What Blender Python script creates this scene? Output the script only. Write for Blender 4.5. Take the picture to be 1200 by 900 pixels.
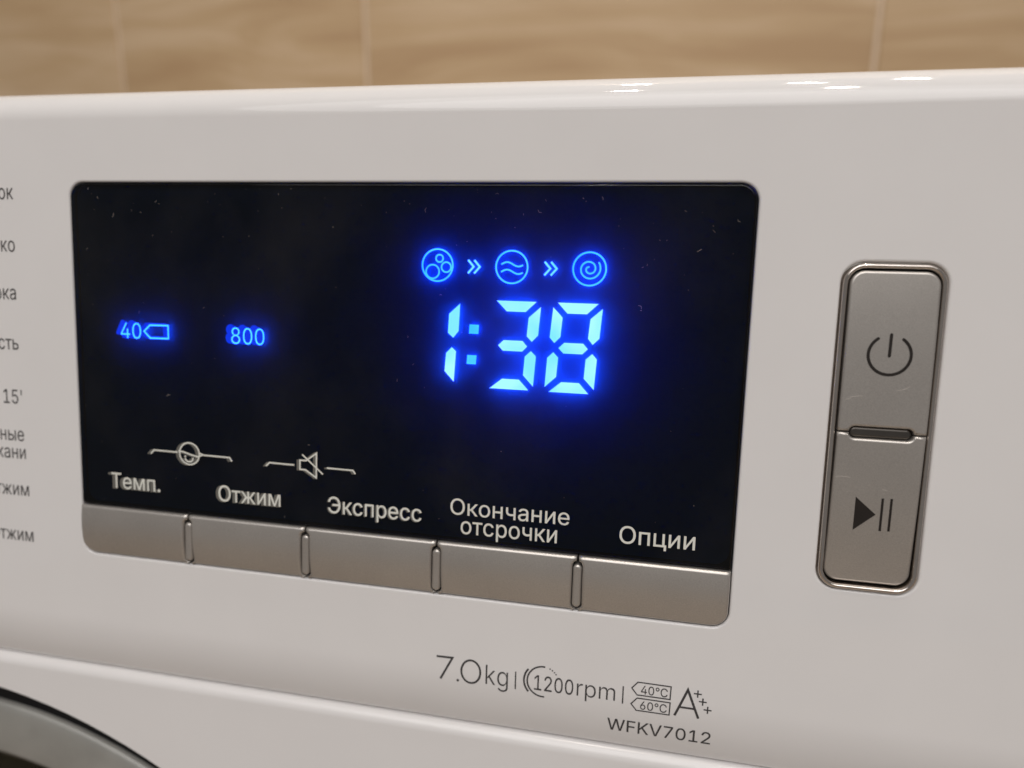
import bpy, bmesh, math, random
from math import sin, cos, pi, radians
from mathutils import Matrix, Vector
from mathutils.geometry import tessellate_polygon

for o in list(bpy.data.objects):
    bpy.data.objects.remove(o)
scene = bpy.context.scene
COL = scene.collection
random.seed(4)

# ------------------------------------------------------------------ camera, world, lamps, exposure
TILT = radians(6.5)                       # the control panel leans back a little
ORIGIN = Vector((-0.115886, 0.0, 0.830))  # top left corner of the display window
AX_U = Vector((1, 0, 0))
AX_V = Vector((0, sin(TILT), cos(TILT)))
AX_W = Vector((0, -cos(TILT), sin(TILT)))
PANEL = Matrix(((AX_U.x, AX_V.x, AX_W.x, ORIGIN.x),
                (AX_U.y, AX_V.y, AX_W.y, ORIGIN.y),
                (AX_U.z, AX_V.z, AX_W.z, ORIGIN.z),
                (0, 0, 0, 1)))
CAM = (115.886, -19.189, 124.069)         # camera in panel millimetres (u, v, w)
ROT = ((0.97816617, -0.0326438, 0.20524455),
       (0.05678802, 0.99198563, -0.11286994),
       (-0.19991514, 0.12206099, 0.97218056))


def pdir(r):                              # (right, down, into the panel) -> world
    return AX_U * r[0] - AX_V * r[1] - AX_W * r[2]


cam = bpy.data.cameras.new('camera')
cam_ob = bpy.data.objects.new('camera', cam)
COL.objects.link(cam_ob)
cx, cy, cz = pdir(ROT[0]), -pdir(ROT[1]), -pdir(ROT[2])
cp = PANEL @ (Vector(CAM) * 0.001)
cam_ob.matrix_world = Matrix(((cx.x, cy.x, cz.x, cp.x), (cx.y, cy.y, cz.y, cp.y),
                              (cx.z, cy.z, cz.z, cp.z), (0, 0, 0, 1)))
cam.sensor_width = 36.0
cam.lens = 839.66 / 1200 * 36.0
cam.clip_start = 0.01
cam.clip_end = 50
cam.dof.use_dof = True
cam.dof.aperture_fstop = 10.5
_f = (Vector((102, -30, 0)) * 0.001)
cam.dof.focus_distance = (PANEL @ _f - cp).dot(-cz)
scene.camera = cam_ob

world = bpy.data.worlds.new('World')
scene.world = world
world.use_nodes = True
bg = world.node_tree.nodes['Background']
bg.inputs[0].default_value = (1.0, 0.965, 0.95, 1)
bg.inputs[1].default_value = 0.195


def lamp(name, loc, power, radius, color=(1.0, 0.92, 0.83)):
    l = bpy.data.lights.new(name, 'AREA')
    l.shape = 'DISK'
    l.size = radius * 2
    l.energy = power
    l.color = color
    o = bpy.data.objects.new(name, l)
    COL.objects.link(o)
    o.location = loc
    return o


# five small ceiling lamps, the ones mirrored in the rounded top edge
for (lx, ly) in ((-0.09, 0.42), (-0.11, -0.33), (0.27, 0.06), (0.36, -0.52), (0.48, 0.25)):
    lamp('ceiling_lamp', (lx, ly, 2.45), 2.6, 0.028)
# added fill lamps, standing for light thrown back by an unseen ceiling
lamp('bounce_fill', (0.1, -2.3, 2.50), 43.0, 1.75, (1.0, 0.977, 0.965))
lamp('bounce_fill', (0.1, -2.0, 2.48), 21.0, 1.15, (1.0, 0.977, 0.965))

scene.view_settings.view_transform = 'Standard'
scene.view_settings.look = 'None'
scene.view_settings.exposure = 0.0
scene.view_settings.gamma = 1.0
scene.view_settings.use_curve_mapping = False
scene.cycles.use_denoising = True
scene.cycles.max_bounces = 10
scene.cycles.transparent_max_bounces = 16

# ------------------------------------------------------------------ materials


def mat(name):
    m = bpy.data.materials.new(name)
    m.use_nodes = True
    nt = m.node_tree
    return m, nt, nt.nodes['Principled BSDF']


def N(nt, kind, **kw):
    n = nt.nodes.new(kind)
    for k, v in kw.items():
        setattr(n, k, v)
    return n


def coords(nt, scale):
    tc = N(nt, 'ShaderNodeTexCoord')
    mp = N(nt, 'ShaderNodeMapping')
    mp.inputs['Scale'].default_value = scale
    nt.links.new(tc.outputs['Object'], mp.inputs[0])
    return mp.outputs[0]


def noise(nt, vec, scale, detail=3.0, rough=0.5):
    n = N(nt, 'ShaderNodeTexNoise')
    n.inputs['Scale'].default_value = scale
    n.inputs['Detail'].default_value = detail
    n.inputs['Roughness'].default_value = rough
    nt.links.new(vec, n.inputs['Vector'])
    return n.outputs[0]


def ramp(nt, fac, stops):
    r = N(nt, 'ShaderNodeValToRGB')
    el = r.color_ramp.elements
    while len(el) < len(stops):
        el.new(0.5)
    for e, (p, c) in zip(el, stops):
        e.position = p
        e.color = (*c, 1)
    nt.links.new(fac, r.inputs[0])
    return r.outputs[0]


def bump(nt, b, h, strength, dist):
    n = N(nt, 'ShaderNodeBump')
    n.inputs['Strength'].default_value = strength
    n.inputs['Distance'].default_value = dist
    nt.links.new(h, n.inputs['Height'])
    nt.links.new(n.outputs[0], b.inputs['Normal'])


def plain(name, col, rough=0.5, metal=0.0, spec=0.5, var=0.06, scale=300.0, bmp=0.0):
    """A Principled material whose colour and gloss vary a little by procedural noise."""
    m, nt, b = mat(name)
    v = coords(nt, (1, 1, 1))
    f = noise(nt, v, scale, 4)
    c0 = tuple(max(0, x * (1 - var)) for x in col)
    c1 = tuple(min(1, x * (1 + var)) for x in col)
    nt.links.new(ramp(nt, f, [(0.3, c0), (0.7, c1)]), b.inputs['Base Color'])
    r = N(nt, 'ShaderNodeMapRange')
    r.inputs[3].default_value = rough * 0.88
    r.inputs[4].default_value = rough * 1.12
    nt.links.new(f, r.inputs[0])
    nt.links.new(r.outputs[0], b.inputs['Roughness'])
    b.inputs['Metallic'].default_value = metal
    b.inputs['Specular IOR Level'].default_value = spec
    if bmp:
        bump(nt, b, noise(nt, v, 2500, 2), bmp, 0.00003)
    return m


M_WHITE = plain('white_gloss_plastic', (0.765, 0.743, 0.732), 0.035, var=0.012, scale=60, spec=0.5)
M_ENAMEL = plain('white_enamel', (0.765, 0.742, 0.732), 0.22, var=0.012, scale=40)
M_BLACK = plain('black_plastic', (0.006, 0.006, 0.007), 0.55, spec=0.2)
M_DARK = plain('dark_gap', (0.02, 0.018, 0.017), 0.6, spec=0.25)
M_CHROME = plain('satin_chrome', (0.62, 0.56, 0.51), 0.08, metal=1.0, var=0.05, scale=400)
M_RIM = plain('grey_door_rim', (0.36, 0.355, 0.33), 0.45, metal=0.25, var=0.10, scale=90)
M_DOORGLASS = plain('dark_door_glass', (0.022, 0.020, 0.012), 0.12, spec=0.5)
M_INK = plain('grey_print_ink', (0.060, 0.056, 0.056), 0.6, spec=0.2)
M_INKSYM = plain('black_symbol_ink', (0.022, 0.018, 0.016), 0.5, spec=0.2)
M_LABEL = plain('pale_label_ink', (0.72, 0.72, 0.66), 0.55, spec=0.2)
M_LABELGHOST = plain('label_ghost_copies', (0.15, 0.145, 0.13), 0.6, spec=0.1)
M_DUST = plain('dust', (0.26, 0.24, 0.23), 0.9, spec=0.1, var=0.3)
M_SCRATCH = plain('bare_scratch', (0.62, 0.57, 0.52), 0.5)
M_GROUT = plain('beige_grout', (0.72, 0.59, 0.45), 0.85, spec=0.2, var=0.08, scale=200)
M_FLOOR = plain('floor_tile', (0.30, 0.24, 0.18), 0.4, var=0.15, scale=6)
M_CABINET = plain('cabinet_steel', (0.74, 0.735, 0.73), 0.3, var=0.01, scale=30)


def silver():
    m, nt, b = mat('champagne_silver_paint')
    v = coords(nt, (1, 1, 1))
    fine = noise(nt, v, 5200, 2, 0.6)
    big = noise(nt, v, 90, 3)
    mx = N(nt, 'ShaderNodeMath', operation='MULTIPLY_ADD')
    mx.inputs[1].default_value = 0.35
    nt.links.new(big, mx.inputs[0])
    nt.links.new(fine, mx.inputs[2])
    nt.links.new(ramp(nt, mx.outputs[0], [(0.35, (0.43, 0.40, 0.37)), (0.95, (0.57, 0.535, 0.495))]), b.inputs['Base Color'])
    b.inputs['Metallic'].default_value = 0.72
    b.inputs['Roughness'].default_value = 0.32
    bump(nt, b, fine, 0.25, 0.00003)
    return m


M_SILVER = silver()


def smoked_glass():
    m = bpy.data.materials.new('smoked_cover_glass')
    m.use_nodes = True
    nt = m.node_tree
    nt.nodes.clear()
    out = N(nt, 'ShaderNodeOutputMaterial')
    mix = N(nt, 'ShaderNodeMixShader')
    fr = N(nt, 'ShaderNodeFresnel')
    fr.inputs[0].default_value = 1.38
    tr = N(nt, 'ShaderNodeBsdfTransparent')
    tr.inputs[0].default_value = (0.11, 0.11, 0.14, 1)
    gl = N(nt, 'ShaderNodeBsdfGlossy')
    v = coords(nt, (1, 1, 1))
    f = noise(nt, v, 120, 4)
    nt.links.new(ramp(nt, f, [(0.35, (0.03,) * 3), (0.75, (0.09,) * 3)]), gl.inputs['Roughness'])
    nt.links.new(fr.outputs[0], mix.inputs[0])
    nt.links.new(tr.outputs[0], mix.inputs[1])
    nt.links.new(gl.outputs[0], mix.inputs[2])
    # faint smears on the glass, painted in for soft room reflections
    sm = N(nt, 'ShaderNodeBsdfDiffuse')
    sm.inputs[0].default_value = (0.75, 0.68, 0.62, 1)
    mix2 = N(nt, 'ShaderNodeMixShader')
    sv = coords(nt, (0.8, 0.6, 1))
    sf = noise(nt, sv, 38, 5, 0.6)
    mr = N(nt, 'ShaderNodeMapRange')
    mr.inputs[1].default_value = 0.48
    mr.inputs[2].default_value = 0.78
    mr.inputs[3].default_value = 0.0
    mr.inputs[4].default_value = 0.012
    nt.links.new(sf, mr.inputs[0])
    nt.links.new(mr.outputs[0], mix2.inputs[0])
    nt.links.new(mix.outputs[0], mix2.inputs[1])
    nt.links.new(sm.outputs[0], mix2.inputs[2])
    nt.links.new(mix2.outputs[0], out.inputs[0])
    return m


M_GLASS = smoked_glass()


def led(name, col, strength):
    m = bpy.data.materials.new(name)
    m.use_nodes = True
    nt = m.node_tree
    nt.nodes.clear()
    out = N(nt, 'ShaderNodeOutputMaterial')
    em = N(nt, 'ShaderNodeEmission')
    v = coords(nt, (1, 1, 1))
    f = noise(nt, v, 110, 1)
    c0 = (col[0] * 0.55, col[1] * 0.85, col[2])
    nt.links.new(ramp(nt, f, [(0.35, c0), (0.65, col)]), em.inputs[0])
    em.inputs[1].default_value = strength
    nt.links.new(em.outputs[0], out.inputs[0])
    return m


M_DIGIT = led('lit_digit', (0.050, 0.120, 1.0), 78.0)
M_COLON = led('lit_colon', (0.010, 0.090, 1.0), 66.0)
M_ICON = led('lit_icon', (0.011, 0.084, 1.0), 75.0)
M_ARROW = led('lit_arrow', (0.026, 0.105, 1.0), 75.0)
M_SMALL = led('lit_small_figures', (0.018, 0.125, 1.0), 66.0)
M_GHOSTGLOW = led('figure_ghost_glow', (0.003, 0.055, 1.0), 6.0)


def film(name, alpha, col):
    """A bluish diffusing sheet behind the lit figures."""
    m = bpy.data.materials.new(name)
    m.use_nodes = True
    nt = m.node_tree
    nt.nodes.clear()
    out = N(nt, 'ShaderNodeOutputMaterial')
    mix = N(nt, 'ShaderNodeMixShader')
    mix.inputs[0].default_value = alpha
    tr = N(nt, 'ShaderNodeBsdfTransparent')
    df = N(nt, 'ShaderNodeBsdfDiffuse')
    v = coords(nt, (1, 1, 1))
    f = noise(nt, v, 200, 3)
    nt.links.new(ramp(nt, f, [(0.3, tuple(x * .92 for x in col)), (0.7, tuple(x * 1.08 for x in col))]), df.inputs[0])
    nt.links.new(tr.outputs[0], mix.inputs[1])
    nt.links.new(df.outputs[0], mix.inputs[2])
    nt.links.new(mix.outputs[0], out.inputs[0])
    return m


M_FILM = film('diffuser_film', 0.5, (0.06, 0.42, 0.74))
M_BACK = film('display_backing', 1.0, (0.022, 0.014, 0.17))


def wood_tile():
    m, nt, b = mat('wood_look_tile')
    tc = N(nt, 'ShaderNodeTexCoord')
    info = N(nt, 'ShaderNodeObjectInfo')
    mp = N(nt, 'ShaderNodeMapping')
    mp.inputs['Scale'].default_value = (0.5, 1.0, 2.6)
    nt.links.new(tc.outputs['Object'], mp.inputs[0])
    off = N(nt, 'ShaderNodeMath', operation='MULTIPLY')
    off.inputs[1].default_value = 37.0
    nt.links.new(info.outputs['Random'], off.inputs[0])
    add = N(nt, 'ShaderNodeVectorMath', operation='ADD')
    nt.links.new(mp.outputs[0], add.inputs[0])
    nt.links.new(off.outputs[0], add.inputs[1])
    vec = add.outputs[0]
    warp = noise(nt, vec, 5.0, 2)
    w2 = N(nt, 'ShaderNodeMath', operation='MULTIPLY_ADD')
    w2.inputs[1].default_value = 0.3
    w2.inputs[2].default_value = 0.0
    nt.links.new(warp, w2.inputs[0])
    add2 = N(nt, 'ShaderNodeVectorMath', operation='ADD')
    nt.links.new(vec, add2.inputs[0])
    nt.links.new(w2.outputs[0], add2.inputs[1])
    broad = noise(nt, add2.outputs[0], 6.5, 4, 0.55)
    wave = N(nt, 'ShaderNodeTexWave', wave_type='BANDS', bands_direction='Z')
    wave.inputs['Scale'].default_value = 3.0
    wave.inputs['Distortion'].default_value = 5.5
    wave.inputs['Detail'].default_value = 3
    wave.inputs['Detail Scale'].default_value = 1.2
    nt.links.new(add2.outputs[0], wave.inputs['Vector'])
    mx = N(nt, 'ShaderNodeMath', operation='MULTIPLY_ADD')
    mx.inputs[1].default_value = 0.07
    nt.links.new(wave.outputs[1], mx.inputs[0])
    nt.links.new(broad, mx.inputs[2])
    mp2 = N(nt, 'ShaderNodeMapping')
    mp2.inputs['Scale'].default_value = (3.0, 1.0, 26.0)
    nt.links.new(add2.outputs[0], mp2.inputs[0])
    grain = noise(nt, mp2.outputs[0], 3.0, 6, 0.7)
    patch = noise(nt, vec, 2.4, 1)
    m3 = N(nt, 'ShaderNodeMath', operation='MULTIPLY_ADD')
    m3.inputs[1].default_value = 0.30
    nt.links.new(grain, m3.inputs[0])
    nt.links.new(mx.outputs[0], m3.inputs[2])
    m4 = N(nt, 'ShaderNodeMath', operation='MULTIPLY_ADD')
    m4.inputs[1].default_value = 0.35
    nt.links.new(patch, m4.inputs[0])
    nt.links.new(m3.outputs[0], m4.inputs[2])
    mx = N(nt, 'ShaderNodeMath', operation='SUBTRACT')
    mx.inputs[1].default_value = 0.325
    nt.links.new(m4.outputs[0], mx.inputs[0])
    col = ramp(nt, mx.outputs[0], [(0.36, (0.46, 0.30, 0.160)), (0.50, (0.53, 0.365, 0.205)), (0.62, (0.60, 0.435, 0.27)), (0.80, (0.67, 0.51, 0.345))])
    nt.links.new(col, b.inputs['Base Color'])
    b.inputs['Roughness'].default_value = 0.5
    bump(nt, b, mx.outputs[0], 0.2, 0.0005)
    return m


M_WOOD = wood_tile()

# ------------------------------------------------------------------ mesh helpers (panel millimetres)
WORLD_OF = {}


class MB:
    def __init__(self):
        self.v, self.f, self.s = [], [], []

    def add(self, verts, faces, smooth=False):
        k = len(self.v)
        self.v += [tuple(p) for p in verts]
        for f in faces:
            self.f.append(tuple(i + k for i in f))
            self.s.append(smooth)

    def build(self, name, m, parent=None, world=None, mm=True, kind=None, label=None):
        me = bpy.data.meshes.new(name)
        k = 0.001 if mm else 1.0
        me.from_pydata([(a * k, b * k, c * k) for a, b, c in self.v], [], self.f)
        me.polygons.foreach_set('use_smooth', self.s)
        me.materials.append(m)
        me.update()
        o = bpy.data.objects.new(name, me)
        COL.objects.link(o)
        w = (PANEL if mm else Matrix.Identity(4)) if world is None else world
        if parent is not None:
            o.parent = parent
            o.matrix_parent_inverse = WORLD_OF[parent.name].inverted()
        o.matrix_basis = w
        WORLD_OF[o.name] = w
        if kind:
            o['kind'] = kind
        if label:
            o['label'] = label
        return o


def area(L):
    return sum(a[0] * b[1] - b[0] * a[1] for a, b in zip(L, L[1:] + L[:1])) / 2


def ccw(L):
    return L if area(L) > 0 else L[::-1]


def rrect(u0, u1, v0, v1, r, n=8):
    """Rounded rectangle, counter-clockwise; r = radius or (bl, br, tr, tl)."""
    if not isinstance(r, tuple):
        r = (r,) * 4
    P = []
    for (cu, cv, q, a0) in ((u0 + r[0], v0 + r[0], r[0], pi), (u1 - r[1], v0 + r[1], r[1], 1.5 * pi),
                            (u1 - r[2], v1 - r[2], r[2], 0), (u0 + r[3], v1 - r[3], r[3], .5 * pi)):
        if q < 1e-6:
            P.append((cu, cv))
            continue
        for i in range(n + 1):
            a = a0 + i * pi / 2 / n
            P.append((cu + q * cos(a), cv + q * sin(a)))
    return P


def inset(L, d):
    """Move a counter-clockwise outline inwards by d (outwards if negative)."""
    n, R = len(L), []
    for i in range(n):
        a, b, c = L[i - 1], L[i], L[(i + 1) % n]
        e1 = Vector((b[0] - a[0], b[1] - a[1]))
        e2 = Vector((c[0] - b[0], c[1] - b[1]))
        if e1.length < 1e-9 or e2.length < 1e-9:
            R.append(b)
            continue
        e1.normalize()
        e2.normalize()
        n1, n2 = Vector((-e1.y, e1.x)), Vector((-e2.y, e2.x))
        m = n1 + n2
        k = max(0.35, m.dot(n1))
        R.append((b[0] + m.x * d / k, b[1] + m.y * d / k))
    return R


def bridge(mb, loops, smooth=True, closed=True):
    """Quads between successive loops of equal length (list of 3D points)."""
    n = len(loops[0])
    verts = [p for l in loops for p in l]
    faces = []
    for j in range(len(loops) - 1):
        for i in range(n if closed else n - 1):
            k = (i + 1) % n
            faces.append((j * n + i, j * n + k, (j + 1) * n + k, (j + 1) * n + i))
    mb.add(verts, faces, smooth)


def cap(mb, L, w, holes=(), flip=False):
    polys = [[Vector((x, y, 0)) for x, y in L]] + [[Vector((x, y, 0)) for x, y in h] for h in holes]
    flat = [p for q in polys for p in q]
    faces = []
    for t in tessellate_polygon(polys):
        a, b, c = (flat[i] for i in t)
        s = (b.x - a.x) * (c.y - a.y) - (b.y - a.y) * (c.x - a.x)
        faces.append(tuple(t) if (s > 0) != flip else tuple(t)[::-1])
    mb.add([(p.x, p.y, w) for p in flat], faces)


def lift(L, w):
    return [(x, y, w) for x, y in L]


def densify(L, d):
    R = []
    for a, b in zip(L, L[1:] + L[:1]):
        m = max(1, int(math.dist(a, b) / d))
        R += [(a[0] + (b[0] - a[0]) * i / m, a[1] + (b[1] - a[1]) * i / m) for i in range(m)]
    return R


def crowned(mb, L, top, bev, bottom, crown, steps=6):
    """A slab like plate() whose face bulges softly: crown(v) is added to its height."""
    L = ccw(densify(L, 0.8))
    t = MB()
    loops = [lift(L, bottom), lift(L, top - bev)]
    for i in range(1, steps + 1):
        a = i / steps * pi / 2
        loops.append(lift(inset(L, bev * (1 - cos(a))), top - bev + bev * sin(a)))
    bridge(t, loops[:2], False)
    bridge(t, loops[1:], True)
    inner = inset(L, bev)
    c = MB()
    cap(c, inner, 0.0)
    bm = bmesh.new()
    vs = [bm.verts.new(p) for p in c.v]
    for f in c.f:
        bm.faces.new([vs[i] for i in f])
    v0, v1 = min(p[1] for p in inner), max(p[1] for p in inner)
    n = max(6, int((v1 - v0) / 1.2))
    for i in range(1, n):
        bmesh.ops.bisect_plane(bm, geom=bm.verts[:] + bm.edges[:] + bm.faces[:], dist=1e-5,
                               plane_co=(0, v0 + (v1 - v0) * i / n, 0), plane_no=(0, 1, 0))
    bm.verts.index_update()
    t.add([(v.co.x, v.co.y, top) for v in bm.verts], [[v.index for v in f.verts] for f in bm.faces], True)
    bm.free()
    k = len(mb.v)
    mb.v += [(u, v, w + crown(v)) for u, v, w in t.v]
    mb.f += [tuple(i + k for i in f) for f in t.f]
    mb.s += t.s


def plate(mb, L, top, bev, bottom, steps=5, face=True):
    """A slab with a rounded upper edge."""
    L = ccw(L)
    loops = [lift(L, bottom), lift(L, top - bev)]
    for i in range(1, steps + 1):
        a = i / steps * pi / 2
        loops.append(lift(inset(L, bev * (1 - cos(a))), top - bev + bev * sin(a)))
    bridge(mb, loops[:2], False)
    bridge(mb, loops[1:], True)
    if face:
        cap(mb, inset(L, bev), top)


def stroke(mb, pts, width, z, closed=False, rnd=False):
    """A flat ribbon along a polyline. z = height or function of (u, v)."""
    zf = z if callable(z) else (lambda u, v: z)
    if callable(z):                                  # follow the curved surface
        src = list(pts) + ([pts[0]] if closed else [])
        pts = [src[0]]
        for a, b in zip(src, src[1:]):
            m = max(1, int(math.dist(a, b) / 0.35))
            pts += [(a[0] + (b[0] - a[0]) * i / m, a[1] + (b[1] - a[1]) * i / m) for i in range(1, m + 1)]
        if closed:
            pts = pts[:-1]
    n = len(pts)
    A, B = [], []
    for i in range(n):
        p = Vector(pts[i])
        pa = Vector(pts[i - 1]) if (i > 0 or closed) else None
        pb = Vector(pts[(i + 1) % n]) if (i < n - 1 or closed) else None
        ds = [(p - pa).normalized()] if pa is not None else []
        if pb is not None:
            ds.append((pb - p).normalized())
        t = sum(ds, Vector((0, 0)))
        if t.length < 1e-6:
            t = ds[0].copy()
        t.normalize()
        nn = Vector((-t.y, t.x))
        k = max(0.4, nn.dot(Vector((-ds[0].y, ds[0].x))))
        q = nn * (width / 2 / k)
        A.append(p + q)
        B.append(p - q)
    verts = [(p.x, p.y, zf(p.x, p.y)) for p in A + B]
    m = n if closed else n - 1
    mb.add(verts, [(n + i, n + (i + 1) % n, (i + 1) % n, i) for i in range(m)])
    if rnd and not closed:
        for e in (0, n - 1):
            disc(mb, pts[e], width / 2, zf(*pts[e]) + 0.004 * (1 + e % 2), 10)


def disc(mb, c, r, z, n=14):
    mb.add([(c[0] + r * cos(2 * pi * i / n), c[1] + r * sin(2 * pi * i / n), z) for i in range(n)], [tuple(range(n))])


def arc(c, r, a0, a1, n=40, ry=None):
    ry = ry or r
    return [(c[0] + r * cos(a0 + (a1 - a0) * i / n), c[1] + ry * sin(a0 + (a1 - a0) * i / n)) for i in range(n + 1)]


def ring(c, r, n=44, ry=None):
    return arc(c, r, 0, 2 * pi, n, ry)[:-1]


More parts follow.
